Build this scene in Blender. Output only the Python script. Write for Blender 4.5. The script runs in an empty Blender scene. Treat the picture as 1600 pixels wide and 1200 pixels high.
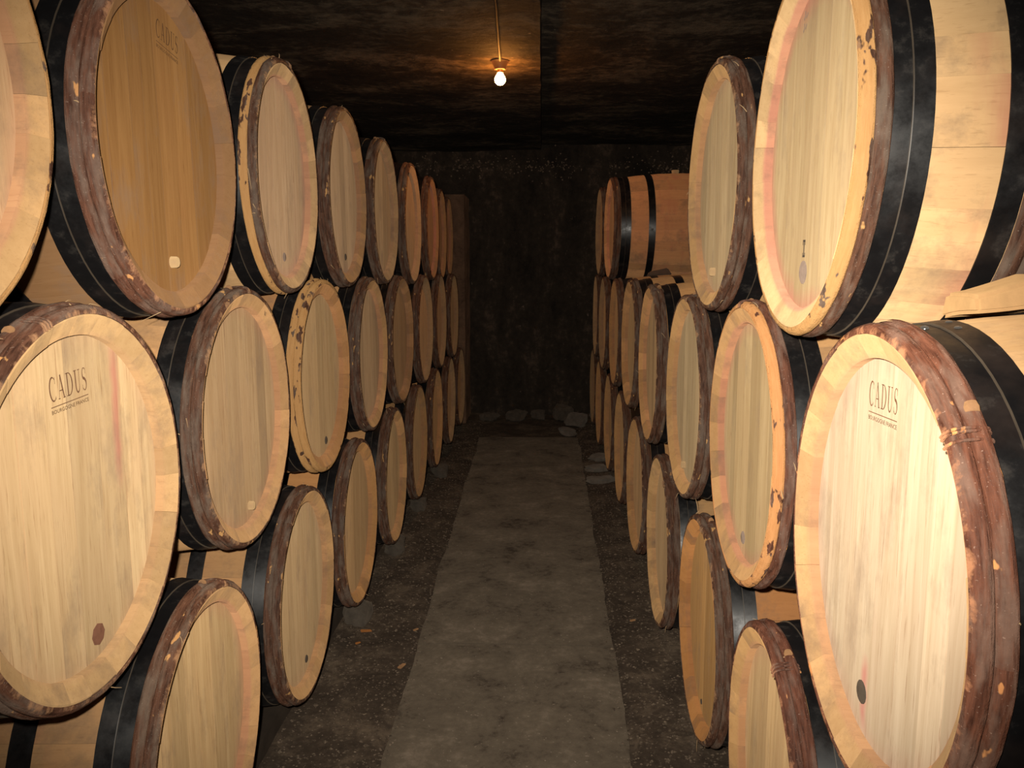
import bpy, bmesh, math, random
from mathutils import Vector, noise
PI = math.pi
scn = bpy.context.scene
COL = scn.collection

# ------------------------------------------------------------------ camera, world, flash, exposure
CAM_H = 1.37
cd = bpy.data.cameras.new('camera'); cam = bpy.data.objects.new('camera', cd); COL.objects.link(cam)
cam.location = (0, 0, CAM_H)
cam.rotation_euler = (math.radians(90 - 8.2646), 0, math.radians(2.041))
cd.sensor_width = 36.0; cd.lens = 36.0 * 1288.68 / 1600.0; cd.clip_start = 0.02
scn.camera = cam
w = bpy.data.worlds.new('world'); scn.world = w; w.use_nodes = True
w.node_tree.nodes['Background'].inputs[0].default_value = (0.9, 0.75, 0.6, 1)
w.node_tree.nodes['Background'].inputs[1].default_value = 0.004
# the photographer's flash: a small lamp just above and left of the lens, zoomed to the frame
fl = bpy.data.lights.new('camera_flash', 'SPOT'); flo = bpy.data.objects.new('camera_flash', fl); COL.objects.link(flo)
flo.location = (-0.045, 0.0, CAM_H + 0.055)
flo.rotation_euler = (math.radians(90 - 8.5), 0, math.radians(0.5))
fl.energy = 242; fl.color = (1.0, 0.925, 0.81); fl.spot_size = math.radians(86); fl.spot_blend = 1.0; fl.shadow_soft_size = 0.012
vs = scn.view_settings
vs.view_transform = 'Standard'; vs.look = 'None'; vs.gamma = 1.0; vs.use_curve_mapping = False
vs.exposure = 0.0

# ------------------------------------------------------------------ node helpers / materials
def mat(name):
    m = bpy.data.materials.new(name); m.use_nodes = True
    nt = m.node_tree; b = nt.nodes['Principled BSDF']
    b.inputs['Diffuse Roughness'].default_value = 1.0
    return m, nt, b
def N(nt, typ, **kw):
    n = nt.nodes.new(typ)
    for k, v in kw.items(): setattr(n, k, v)
    return n
def L(nt, a, b): nt.links.new(a, b)
def coords(nt, scale, loc=None):
    tc = N(nt, 'ShaderNodeTexCoord'); mp = N(nt, 'ShaderNodeMapping')
    mp.inputs['Scale'].default_value = scale
    L(nt, tc.outputs['Object'], mp.inputs['Vector'])
    if loc is not None: L(nt, loc, mp.inputs['Location'])
    return mp.outputs['Vector']
def noisetex(nt, vec, scale=1, detail=4, rough=0.6, dist=0):
    n = N(nt, 'ShaderNodeTexNoise')
    n.inputs['Scale'].default_value = scale; n.inputs['Detail'].default_value = detail
    n.inputs['Roughness'].default_value = rough; n.inputs['Distortion'].default_value = dist
    L(nt, vec, n.inputs['Vector']); return n.outputs['Fac']
def ramp(nt, fac, stops):
    r = N(nt, 'ShaderNodeValToRGB'); cr = r.color_ramp
    while len(cr.elements) < len(stops): cr.elements.new(0.5)
    for e, (p, c) in zip(cr.elements, stops):
        e.position = p; e.color = (c, c, c, 1) if not hasattr(c, '__len__') else (*c, 1)
    L(nt, fac, r.inputs['Fac']); return r.outputs['Color']
def mix(nt, fac, a, b, mode='MIX'):
    m = N(nt, 'ShaderNodeMix', data_type='RGBA', blend_type=mode)
    for s, v in ((0, fac), (6, a), (7, b)):
        if hasattr(v, 'is_linked'): L(nt, v, m.inputs[s])
        elif hasattr(v, '__len__'): m.inputs[s].default_value = (*v, 1)
        else: m.inputs[s].default_value = v
    return m.outputs[2]
def mth(nt, op, a, b=0.0, c=0.0):
    m = N(nt, 'ShaderNodeMath', operation=op)
    for i, v in enumerate((a, b, c)):
        if hasattr(v, 'is_linked'): L(nt, v, m.inputs[i])
        else: m.inputs[i].default_value = v
    return m.outputs[0]
def bump(nt, b, h, strength=0.3, dist=0.004):
    n = N(nt, 'ShaderNodeBump'); n.inputs['Strength'].default_value = strength; n.inputs['Distance'].default_value = dist
    L(nt, h, n.inputs['Height']); L(nt, n.outputs['Normal'], b.inputs['Normal'])
def seed_vec(nt):
    oi = N(nt, 'ShaderNodeObjectInfo'); cb = N(nt, 'ShaderNodeCombineXYZ')
    for i in range(3): L(nt, mth(nt, 'MULTIPLY', oi.outputs['Random'], (17.3, 31.7, 23.9)[i]), cb.inputs[i])
    return oi, cb.outputs[0]
def radius_yz(nt):
    tc = N(nt, 'ShaderNodeTexCoord'); sp = N(nt, 'ShaderNodeSeparateXYZ'); L(nt, tc.outputs['Object'], sp.inputs[0])
    y, z = sp.outputs[1], sp.outputs[2]
    r = mth(nt, 'SQRT', mth(nt, 'ADD', mth(nt, 'MULTIPLY', y, y), mth(nt, 'MULTIPLY', z, z)))
    return sp.outputs[0], y, z, r

WINE = (0.44, 0.10, 0.10)
def make_head_mat(name, streaks=()):
    """oak of the barrel heads: grain runs up the boards; object colour tints, its alpha is wine stain"""
    m, nt, b = mat(name)
    oi, sv = seed_vec(nt)
    g1 = noisetex(nt, coords(nt, (1, 46, 2.6), sv), 1, 6, 0.55, 1.2)
    g2 = noisetex(nt, coords(nt, (1, 300, 13), sv), 1, 3, 0.6, 0.3)
    g3 = noisetex(nt, coords(nt, (1, 9, 4), sv), 1, 3, 0.5, 0.8)
    c = mix(nt, ramp(nt, g1, [(0.25, 0.0), (0.75, 1.0)]), (0.45, 0.315, 0.175), (0.62, 0.47, 0.29))
    c = mix(nt, ramp(nt, g2, [(0.30, 0.8), (0.41, 0.0)]), c, (0.34, 0.21, 0.11))
    c = mix(nt, ramp(nt, g3, [(0.42, 0.0), (0.75, 0.5)]), c, (0.52, 0.36, 0.22))
    br = mth(nt, 'MULTIPLY_ADD', oi.outputs['Random'], 0.30, 0.85)
    c = mix(nt, 1.0, c, br, 'MULTIPLY')
    c = mix(nt, 1.0, c, oi.outputs['Color'], 'MULTIPLY')
    # ring of seeped wine along the croze, shaped by noise
    x, y, z, r = radius_yz(nt)
    ns = noisetex(nt, coords(nt, (6, 9, 5), sv), 1, 4, 0.6)
    rm = ramp(nt, mth(nt, 'ADD', r, mth(nt, 'MULTIPLY', ns, 0.06)), [(0.262, 0.0), (0.31, 1.0)])
    st = mth(nt, 'MULTIPLY', mth(nt, 'MULTIPLY', rm, oi.outputs['Alpha']), 0.55)
    c = mix(nt, st, c, WINE)
    for (y0, z0, z1, wd, amt) in streaks:
        wob = noisetex(nt, coords(nt, (1, 3, 9)), 1, 3, 0.6)
        d = mth(nt, 'ABSOLUTE', mth(nt, 'SUBTRACT', mth(nt, 'ADD', y, mth(nt, 'MULTIPLY', mth(nt, 'SUBTRACT', wob, 0.5), 0.03)), y0))
        f1 = ramp(nt, mth(nt, 'DIVIDE', d, wd), [(0.2, amt), (1.0, 0.0)])
        zc = mth(nt, 'ABSOLUTE', mth(nt, 'SUBTRACT', z, 0.5 * (z0 + z1)))
        f2 = ramp(nt, mth(nt, 'DIVIDE', zc, 0.5 * abs(z1 - z0)), [(0.5, 1.0), (1.0, 0.0)])
        c = mix(nt, mth(nt, 'MULTIPLY', f1, f2), c, (0.50, 0.13, 0.12))
    # grime in blotches
    gr = noisetex(nt, coords(nt, (1, 5, 3.2), sv), 1.6, 6, 0.7)
    c = mix(nt, ramp(nt, gr, [(0.53, 0.0), (0.78, 0.6)]), c, (0.20, 0.14, 0.10))
    L(nt, c, b.inputs['Base Color']); b.inputs['Roughness'].default_value = 0.7
    b.inputs['Specular IOR Level'].default_value = 0.25
    bump(nt, b, mth(nt, 'ADD', g1, mth(nt, 'MULTIPLY', g2, 0.6)), 0.35, 0.0015)
    return m
M_HEAD = make_head_mat('oak_head')
M_HEAD_STREAK = make_head_mat('oak_head_red_streak', [(0.134, 0.27, -0.02, 0.018, 0.5)])
M_HEAD_SEEP = make_head_mat('oak_head_plug_seep', [(-0.028, -0.15, -0.27, 0.016, 0.6)])

def make_stave_mat():
    m, nt, b = mat('oak_stave')
    oi, sv = seed_vec(nt)
    g1 = noisetex(nt, coords(nt, (3.5, 60, 60), sv), 1, 5, 0.6, 0.3)
    g2 = noisetex(nt, coords(nt, (18, 300, 300), sv), 1, 2, 0.6)
    c = mix(nt, g1, (0.46, 0.295, 0.145), (0.62, 0.43, 0.235))
    c = mix(nt, ramp(nt, g2, [(0.28, 0.45), (0.40, 0.0)]), c, (0.38, 0.23, 0.11))
    br = mth(nt, 'MULTIPLY_ADD', oi.outputs['Random'], 0.34, 0.80)
    c = mix(nt, 1.0, c, br, 'MULTIPLY')
    c = mix(nt, 1.0, c, oi.outputs['Color'], 'MULTIPLY')
    x, y, z, r = radius_yz(nt)
    # wine that crept along the inside of the chime
    ns = noisetex(nt, coords(nt, (8, 8, 8), sv), 1, 4, 0.6)
    inner = ramp(nt, mth(nt, 'ADD', r, mth(nt, 'MULTIPLY', mth(nt, 'SUBTRACT', ns, 0.5), 0.010)), [(0.2685, 1.0), (0.2745, 0.0)])
    c = mix(nt, mth(nt, 'MULTIPLY', mth(nt, 'MULTIPLY', inner, oi.outputs['Alpha']), 0.7), c, (0.56, 0.20, 0.16))
    # wine runs down the bilge
    ns2 = noisetex(nt, coords(nt, (16, 3, 3), sv), 1, 4, 0.6)
    body = ramp(nt, mth(nt, 'MULTIPLY', x, -1.0), [(0.13, 0.0), (0.2, 1.0)])
    c = mix(nt, mth(nt, 'MULTIPLY', mth(nt, 'MULTIPLY', body, ramp(nt, ns2, [(0.50, 0.0), (0.68, 0.55)])), oi.outputs['Alpha']), c, (0.45, 0.10, 0.09))
    gr = noisetex(nt, coords(nt, (5, 5, 5), sv), 1.7, 6, 0.7)
    c = mix(nt, ramp(nt, gr, [(0.49, 0.0), (0.74, 0.7)]), c, (0.19, 0.125, 0.085))
    L(nt, c, b.inputs['Base Color']); b.inputs['Roughness'].default_value = 0.68
    b.inputs['Specular IOR Level'].default_value = 0.25
    bump(nt, b, mth(nt, 'ADD', g1, mth(nt, 'MULTIPLY', g2, 0.5)), 0.3, 0.0015)
    return m
M_STAVE = make_stave_mat()

def make_bark(name, peel):
    """chestnut bark: texture runs round the hoop, so it is laid out in (depth, angle)"""
    m, nt, b = mat(name)
    oi, sv = seed_vec(nt)
    x, y, z, r = radius_yz(nt)
    ang = mth(nt, 'ARCTAN2', y, z)
    def cyl(sx, sa, sr=0.0):
        cb = N(nt, 'ShaderNodeCombineXYZ')
        L(nt, mth(nt, 'MULTIPLY', x, sx), cb.inputs[0]); L(nt, mth(nt, 'MULTIPLY', ang, sa), cb.inputs[1]); L(nt, mth(nt, 'MULTIPLY', r, sr), cb.inputs[2])
        va = N(nt, 'ShaderNodeVectorMath', operation='ADD'); L(nt, cb.outputs[0], va.inputs[0]); L(nt, sv, va.inputs[1]); return va.outputs[0]
    n1 = noisetex(nt, cyl(190, 6, 120), 1, 5, 0.65, 0.3)
    n2 = noisetex(nt, cyl(55, 3.2, 30), 1, 4, 0.6)
    n3 = noisetex(nt, cyl(330, 100, 200), 1, 2, 0.6)
    n5 = noisetex(nt, cyl(70, 16, 40), 1, 5, 0.7)
    c = mix(nt, ramp(nt, n1, [(0.32, 0.0), (0.68, 1.0)]), (0.036, 0.016, 0.010), (0.14, 0.066, 0.040))
    c = mix(nt, ramp(nt, n2, [(0.46, 0.0), (0.62, 0.75)]), c, mix(nt, n5, (0.070, 0.048, 0.036), (0.22, 0.165, 0.125)))
    c = mix(nt, ramp(nt, n3, [(0.66, 0.0), (0.74, 0.6)]), c, (0.30, 0.24, 0.19))
    wear = mth(nt, 'ADD', mth(nt, 'MULTIPLY', x, -30.0), noisetex(nt, cyl(60, 11, 20), 1, 4, 0.65))
    c = mix(nt, ramp(nt, wear, [(0.42, 0.8), (0.56, 0.0)]), c, (0.34, 0.19, 0.10))
    n4 = noisetex(nt, cyl(40, 4.5, 20), 1.3, 3, 0.55)
    c = mix(nt, ramp(nt, n4, [(0.68 - peel, 0.0), (0.71 - peel, 0.9)]), c, mix(nt, n1, (0.40, 0.19, 0.06), (0.60, 0.36, 0.15)))
    c = mix(nt, 1.0, c, oi.outputs['Color'], 'MULTIPLY')
    L(nt, c, b.inputs['Base Color']); b.inputs['Roughness'].default_value = 0.6
    b.inputs['Specular IOR Level'].default_value = 0.2
    bump(nt, b, mth(nt, 'ADD', n1, mth(nt, 'MULTIPLY', n5, 1.0)), 0.8, 0.006)
    return m
M_BARK = make_bark('chestnut_bark', 0.0)
M_PEEL = make_bark('chestnut_peeled', 0.30)

m, nt, b = mat('black_hoop_paint'); M_BLACK = m
oi, sv = seed_vec(nt)
n1 = noisetex(nt, coords(nt, (22, 22, 22), sv), 1, 6, 0.7); n2 = noisetex(nt, coords(nt, (9, 9, 9), sv), 1, 4, 0.6)
c = mix(nt, ramp(nt, n1, [(0.56, 0.0), (0.80, 0.40)]), (0.0060, 0.0055, 0.0058), (0.085, 0.072, 0.06))
c = mix(nt, ramp(nt, n2, [(0.5, 0.0), (0.8, 0.25)]), c, (0.07, 0.045, 0.035))
L(nt, c, b.inputs['Base Color'])
L(nt, ramp(nt, n1, [(0.35, 0.30), (0.75, 0.60)]), b.inputs['Roughness']); b.inputs['Specular IOR Level'].default_value = 0.45

def plain(name, col, rough=0.7, var=0.25, sc=30, spec=0.25):
    m, nt, b = mat(name)
    n1 = noisetex(nt, coords(nt, (sc, sc, sc)), 1, 5, 0.65)
    lo = tuple(v * (1 - var) for v in col); hi = tuple(v * (1 + var) for v in col)
    L(nt, mix(nt, n1, lo, hi), b.inputs['Base Color']); b.inputs['Roughness'].default_value = rough
    b.inputs['Specular IOR Level'].default_value = spec
    bump(nt, b, n1, 0.3, 0.004)
    return m
M_INK = plain('branding_ink', (0.15, 0.075, 0.04), 0.8, 0.35, 160)
M_INK_FAINT = plain('branding_ink_worn', (0.10, 0.05, 0.024), 0.8, 0.4, 120)
M_DOWEL = plain('pale_dowel_wood', (0.52, 0.35, 0.18))
M_PLUG_BROWN = plain('brown_plug_wood', (0.20, 0.09, 0.055), 0.7, 0.5, 60)
M_PLUG_DARK = plain('dark_plug_wood', (0.085, 0.065, 0.048), 0.7, 0.5, 60)
M_PLUG_GREY = plain('grey_plug_wood', (0.26, 0.19, 0.15), 0.7, 0.5, 60)
M_WEDGE = plain('wedge_wood', (0.48, 0.29, 0.13), 0.75, 0.35, 22)
M_WEDGE_DARK = plain('dark_wedge_wood', (0.12, 0.075, 0.05), 0.8, 0.35, 22)
M_CUT = plain('cut_rod_wood', (0.30, 0.16, 0.075), 0.75, 0.6, 70)
M_EDGE = plain('hoop_edge_highlight_tone', (0.058, 0.044, 0.031), 0.5, 0.9, 9, 0.5)  # paler than the hoop paint: a painted highlight for the hoop edge
M_RIVET = plain('worn_steel_rivet', (0.06, 0.055, 0.05), 0.25, 0.3, 40, 0.8)
M_FIBRE = plain('willow_fibre', (0.42, 0.28, 0.15))
M_RAIL = plain('damp_rail_wood', (0.030, 0.022, 0.016), 0.85, 0.5, 14)
M_STONE = plain('grey_stone', (0.095, 0.076, 0.058), 0.85, 0.8, 22)
M_STONE_PALE = plain('pale_rubble', (0.15, 0.125, 0.10), 0.9, 0.85, 18)
M_CHIP = plain('orange_wood_chip', (0.34, 0.13, 0.035), 0.8, 0.4, 60)
M_CRUMB = plain('flaking_plaster', (0.20, 0.15, 0.11), 0.9, 0.8, 20)
M_PORC = plain('lamp_holder_brown', (0.075, 0.04, 0.025), 0.5, 0.3, 40, 0.4)
M_CABLE = plain('cable_sheath', (0.016, 0.012, 0.010), 0.7, 0.4, 40)

def surface(name, stops, sc, specks=None, bstr=0.6, bdist=0.02, rough=0.9, stretch=(1, 1, 1)):
    m, nt, b = mat(name)
    v = coords(nt, tuple(sc * s for s in stretch))
    n1 = noisetex(nt, v, 1, 8, 0.7, 0.3)
    n2 = noisetex(nt, coords(nt, (sc * 9, sc * 9, sc * 9)), 1, 6, 0.7)
    c = ramp(nt, mth(nt, 'MULTIPLY_ADD', n2, 0.35, mth(nt, 'MULTIPLY', n1, 0.75)), stops)
    if specks:
        n3 = noisetex(nt, coords(nt, (specks[0],) * 3), 1, 3, 0.6)
        c = mix(nt, ramp(nt, n3, [(specks[1], 0.0), (specks[1] + 0.06, 1.0)]), c, specks[2])
    L(nt, c, b.inputs['Base Color']); b.inputs['Roughness'].default_value = rough
    b.inputs['Specular IOR Level'].default_value = 0.15
    bump(nt, b, mth(nt, 'MULTIPLY_ADD', n2, 0.5, n1), bstr, bdist)
    return m
M_DIRT = surface('damp_gravel_ground', [(0.36, (0.026, 0.019, 0.014)), (0.55, (0.058, 0.042, 0.030)), (0.74, (0.15, 0.11, 0.075))], 5, (75, 0.66, (0.26, 0.20, 0.14)))
M_PATH = surface('worn_concrete_path', [(0.40, (0.045, 0.033, 0.024)), (0.50, (0.100, 0.078, 0.056)), (0.60, (0.125, 0.098, 0.070)), (0.74, (0.20, 0.155, 0.115))], 4.6, (95, 0.66, (0.24, 0.19, 0.145)), 0.45, 0.008)
M_CEIL = surface('sooty_rock_ceiling', [(0.40, (0.012, 0.010, 0.008)), (0.55, (0.026, 0.020, 0.015)), (0.68, (0.10, 0.075, 0.05))], 2.2, (26, 0.70, (0.20, 0.15, 0.10)), 0.8, 0.03, 0.9, (0.8, 1.3, 1))
M_WALL = surface('mouldy_cellar_wall', [(0.42, (0.024, 0.020, 0.016)), (0.58, (0.058, 0.045, 0.034)), (0.74, (0.20, 0.14, 0.10))], 2.0, (17, 0.70, (0.20, 0.15, 0.12)), 0.8, 0.03, 0.9, (1.4, 1, 0.6))
M_PIER = surface('brown_plaster_pier', [(0.36, (0.04, 0.025, 0.016)), (0.52, (0.15, 0.092, 0.06)), (0.72, (0.26, 0.16, 0.10))], 3.5, None, 0.5, 0.02)
M_GRAVEL = surface('gravel_stones', [(0.35, (0.03, 0.021, 0.015)), (0.52, (0.085, 0.062, 0.044)), (0.70, (0.28, 0.21, 0.15))], 30)

m, nt, b = mat('bulb_glass_lit'); M_BULB = m
b.inputs['Base Color'].default_value = (1, 0.85, 0.6, 1)
b.inputs['Emission Color'].default_value = (1.0, 0.36, 0.065, 1); b.inputs['Emission Strength'].default_value = 320.0
m, nt, b = mat('bulb_cap_brass'); M_BRASS = m
b.inputs['Base Color'].default_value = (0.55, 0.35, 0.15, 1); b.inputs['Metallic'].default_value = 1; b.inputs['Roughness'].default_value = 0.4

# ------------------------------------------------------------------ mesh helpers
def mesh_from(name, verts, faces, smooth=35):
    me = bpy.data.meshes.new(name); me.from_pydata(verts, [], faces); me.validate()
    bm = bmesh.new(); bm.from_mesh(me); bmesh.ops.recalc_face_normals(bm, faces=bm.faces); bm.to_mesh(me); bm.free()
    if smooth:
        me.polygons.foreach_set('use_smooth', [True] * len(me.polygons))
        me.set_sharp_from_angle(angle=math.radians(smooth))
    return me
def obj(name, me, material=None, parent=None, loc=(0, 0, 0), rot=(0, 0, 0), color=None):
    o = bpy.data.objects.new(name, me); COL.objects.link(o)
    if material is not None and me is not None:
        if len(me.materials) == 0: me.materials.append(material)
        elif me.materials[0] != material:
            o.material_slots[0].link = 'OBJECT'; o.material_slots[0].material = material
    o.location = loc; o.rotation_euler = rot
    if parent is not None: o.parent = parent
    if color: o.color = color
    return o
def tag(o, label=None, cat=None, group=None, kind=None):
    if label: o['label'] = label
    if cat: o['category'] = cat
    if group: o['group'] = group
    if kind: o['kind'] = kind
    return o
def ring(profile, n=72, wob=None):
    """profile: closed list of (t, r); revolved about the barrel axis (local -X)"""
    V, F = [], []; k = len(profile)
    for i in range(n):
        a = 2 * PI * i / n
        for j, (t, r) in enumerate(profile):
            dt, dr = wob(a, j) if wob else (0, 0)
            V.append((-(t + dt), (r + dr) * math.cos(a), (r + dr) * math.sin(a)))
    for i in range(n):
        for j in range(k):
            a, b_ = i * k + j, i * k + (j + 1) % k
            c, d = ((i + 1) % n) * k + (j + 1) % k, ((i + 1) % n) * k + j
            F.append((a, b_, c, d))
    return V, F
def lathe_z(prof, n=20):
    V, F = [], []; k = len(prof)
    for i in range(n):
        a = 2 * PI * i / n
        for r, z in prof: V.append((r * math.cos(a), r * math.sin(a), z))
    for i in range(n):
        for j in range(k - 1):
            F.append((i * k + j, ((i + 1) % n) * k + j, ((i + 1) % n) * k + j + 1, i * k + j + 1))
    F.append([i * k for i in range(n)]); F.append([i * k + k - 1 for i in range(n)])
    return V, F
def tube(pts, rad, n=6):
    V, F = [], []
    for i, p in enumerate(pts):
        p = Vector(p); d = (Vector(pts[min(i + 1, len(pts) - 1)]) - Vector(pts[max(i - 1, 0)])).normalized()
        u = d.cross(Vector((0.31, 0.2, 0.93))).normalized(); v = d.cross(u)
        rr = rad[i] if hasattr(rad, '__len__') else rad
        for k in range(n):
            a = 2 * PI * k / n; q = p + (u * math.cos(a) + v * math.sin(a)) * rr; V.append(tuple(q))
    for i in range(len(pts) - 1):
        for k in range(n):
            F.append((i * n + k, i * n + (k + 1) % n, (i + 1) * n + (k + 1) % n, (i + 1) * n + k))
    F.append(list(range(n))); F.append([(len(pts) - 1) * n + k for k in range(n)])
    return V, F
def merge(parts):
    V, F = [], []
    for v, f in parts:
        o = len(V); V += list(v); F += [[i + o for i in q] for q in f]
    return V, F
def rock(rng, sx, sy, sz, sub=2, jag=0.35):
    bm = bmesh.new(); bmesh.ops.create_icosphere(bm, subdivisions=sub, radius=1)
    off = Vector((rng.uniform(-50, 50),) * 3)
    for v in bm.verts:
        d = v.co.normalized(); k = 1 + jag * noise.noise(d * 1.3 + off) + 0.14 * noise.noise(d * 3.5 + off) + 0.06 * noise.noise(d * 9 + off)
        q = Vector((max(-.72, min(.72, d.x)) * 1.3, max(-.72, min(.72, d.y)) * 1.3, max(-.68, min(.68, d.z)) * 1.4)) * k
        v.co = Vector((q.x * sx, q.y * sy, q.z * sz))
    zmin = min(v.co.z for v in bm.verts)
    for v in bm.verts: v.co.z -= zmin
    me = bpy.data.meshes.new('stone'); bm.to_mesh(me); bm.free()
    return me
def grid_sheet(us, vs_, fn):
    V = [fn(u, v) for u in us for v in vs_]; k = len(vs_)
    F = [(i * k + j, (i + 1) * k + j, (i + 1) * k + j + 1, i * k + j + 1) for i in range(len(us) - 1) for j in range(k - 1)]
    return V, F
def lin(a, b, n): return [a + (b - a) * i / n for i in range(n + 1)]
def sheet(name, V, F, material):
    me = bpy.data.meshes.new(name); me.from_pydata(V, [], F)
    me.polygons.foreach_set('use_smooth', [True] * len(me.polygons)); me.set_sharp_from_angle(angle=math.radians(50))
    o = obj(name, me, material); tag(o, kind='structure'); return o

# ------------------------------------------------------------------ the cellar
XL, XR, YB, YF, ZC = -1.80, 1.62, 7.62, -1.6, 2.38
nz = lambda x, y, z, s, a: a * noise.fractal(Vector((x * s, y * s, z * s)), 1.0, 2.0, 4)
def fz(x, y):
    return nz(x, y, 0, 2.5, 0.006) + nz(x, y, 3, 11, 0.004) - 0.004
# worn concrete path in poured lengths, edges wavering
pl = lambda y: -0.434 - 0.0125 * (y - 2.0) + 0.014 * noise.noise(Vector((0, y * 2.1, 7))) + 0.008 * noise.noise(Vector((0, y * 11, 2)))
pr = lambda y: 0.259 + 0.009 * (y - 2.0) + 0.014 * noise.noise(Vector((5, y * 2.1, 1))) + 0.008 * noise.noise(Vector((3, y * 11, 2)))
V, F = grid_sheet(lin(XL, XR, 170), lin(YF, YB, 190), lambda u, v: (u, v, fz(u, v) - (0.014 if pl(v) - 0.02 < u < pr(v) + 0.02 else 0)))
floor = sheet('floor', V, F, M_DIRT); tag(floor, 'dark damp gravelly earth floor of the cellar')
joints = [YF + 0.02, 0.75, 2.82, 4.85, 6.45]
for a, b_ in zip(joints[:-1], joints[1:]):
    us = lin(0, 1, 16); vv = lin(a + 0.003, b_ - 0.003, 44)
    def pz(u, y):
        x = pl(y) + (pr(y) - pl(y)) * u
        return (x, y, 0.006 + nz(x, y, 1, 3, 0.004) - 0.004 * (abs(u - 0.5) * 2) ** 6)
    V, F = grid_sheet(us, vv, pz)
    n0 = len(V); V += [(x, y, -0.02) for x, y, z in V]
    k = len(vv); R_ = len(us)
    edge = [i * k for i in range(R_)] + [(R_ - 1) * k + j for j in range(1, k)] + [i * k + k - 1 for i in range(R_ - 2, -1, -1)] + [j for j in range(k - 2, 0, -1)]
    for i in range(len(edge)):
        p, q = edge[i], edge[(i + 1) % len(edge)]; F.append((p, q, q + n0, p + n0))
    me = bpy.data.meshes.new('path_slab'); me.from_pydata(V, [], F)
    me.polygons.foreach_set('use_smooth', [True] * len(me.polygons)); me.set_sharp_from_angle(angle=math.radians(40))
    obj('path_slab', me, M_PATH, floor)
# ceiling: rough slab, the right-hand half poured a little higher along a joint over the aisle
cu = lin(XL, -0.012, 44) + lin(-0.006, XR, 44)
def cz(u, v):
    step = 0.0 if u < -0.01 else 0.045
    return (u + 0.006 * noise.noise(Vector((0, v * 5, 0))), v, ZC + step + nz(u, v * 0.6, 9, 1.6, 0.016) + nz(u, v, 4, 8, 0.006))
V, F = grid_sheet(cu, lin(YF, YB + 0.05, 190), cz)
tag(sheet('ceiling', V, F, M_CEIL), 'soot blackened rough cellar ceiling with a long joint')
def bw(u, v):
    led = 0.07 * (1 / (1 + math.exp(-(v - 2.24) / 0.012)))
    return (u, YB - 0.06 + led + nz(u, v, 2, 2.2, 0.03) + nz(u, v, 8, 9, 0.012), v)
V, F = grid_sheet(lin(XL - .02, XR + .02, 90), lin(-0.05, ZC + 0.1, 76), bw)
tag(sheet('wall_back', V, F, M_WALL), 'black mouldy wall at the far end of the aisle')
V, F = grid_sheet(lin(YF, YB, 120), lin(-0.05, ZC + 0.1, 40), lambda u, v: (XL + nz(u, v, 5, 2.0, 0.025), u, v))
tag(sheet('wall_left', V, F, M_WALL), 'dark rough wall behind the left barrel stack')
V, F = grid_sheet(lin(YF, YB, 120), lin(-0.05, ZC + 0.1, 40), lambda u, v: (XR + nz(u, v, 6, 2.0, 0.025), u, v))
tag(sheet('wall_right', V, F, M_WALL), 'dark rough wall behind the right barrel stack')
V, F = grid_sheet(lin(XL - .02, XR + .02, 40), lin(-0.05, ZC + 0.1, 30), lambda u, v: (u, YF + nz(u, v, 7, 2.0, 0.02), v))
tag(sheet('wall_front', V, F, M_WALL), 'dark wall behind the photographer')
# plastered pier closing the left stack
def pier():
    xs = lin(XL, -0.655, 14); zs = lin(-0.02, 1.95, 50); V = []; F = []
    V1, F1 = grid_sheet(xs, zs, lambda u, v: (u, 7.06 + nz(u, v, 1, 3, 0.012), v))
    V2, F2 = grid_sheet(lin(7.06, YB, 8), zs, lambda u, v: (-0.655 + nz(u, v, 2, 3, 0.010) * min(1, (u - 7.06) * 6), u + nz(-0.655, v, 1, 3, 0.012) * (1 if u < 7.07 else 0), v))
    return merge([(V1, F1), (V2, F2)])
V, F = pier(); o = sheet('trim_1', V, F, M_PIER); tag(o, 'brown plastered pier at the end of the left stack')

# ------------------------------------------------------------------ barrel kit
RIM, BIL, LEN = 0.300, 0.338, 0.88
def rout(t): return RIM + (BIL - RIM) * (1 - abs((t - LEN / 2) / (LEN / 2)) ** 2.0)
HEAD_R, HEAD_T = 0.2675, 0.032
rng = random.Random(5)
def stave_mesh(a0, a1, seg, dt, dr, name='stave'):
    g = 0.0009
    outer = [(0.0015, -0.003), (0.004, 0)] + [(t, 0) for t in (0.07, 0.17, 0.30, 0.44, 0.58, 0.71, 0.81)] + [(0.877, 0), (0.88, -0.003)]
    loop = [(t + (dt if t < 0.01 else 0), rout(min(max(t, 0), LEN)) + o + dr) for t, o in outer]
    loop += [(0.868, 0.2685), (0.80, 0.270), (0.44, BIL - 0.028), (0.055, 0.270), (0.018 + dt, HEAD_R + 0.0005)]
    V, F = [], []; k = len(loop)
    for i in range(seg + 1):
        a = a0 + g + (a1 - a0 - 2 * g) * i / seg
        for t, r in loop: V.append((-t, r * math.cos(a), r * math.sin(a)))
    for i in range(seg):
        for j in range(k):
            F.append((i * k + j, i * k + (j + 1) % k, (i + 1) * k + (j + 1) % k, (i + 1) * k + j))
    F.append(list(range(k))); F.append([seg * k + j for j in range(k)])
    return V, F
STAVES, STAVE_RING = [], []
for pat in range(3):
    ws = [rng.uniform(0.7, 1.3) for _ in range(27)]; s = sum(ws); a = 0; lst = []; allp = []
    for wv in ws:
        a1 = a + 2 * PI * wv / s
        vf = stave_mesh(a, a1, 4, rng.uniform(-0.0008, 0.0008), rng.uniform(-0.0007, 0.0007))
        allp.append(vf); lst.append(mesh_from('stave', *vf)); a = a1
    STAVES.append(lst); V, F = merge(allp); STAVE_RING.append(mesh_from('stave_ring', V, F))
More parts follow.
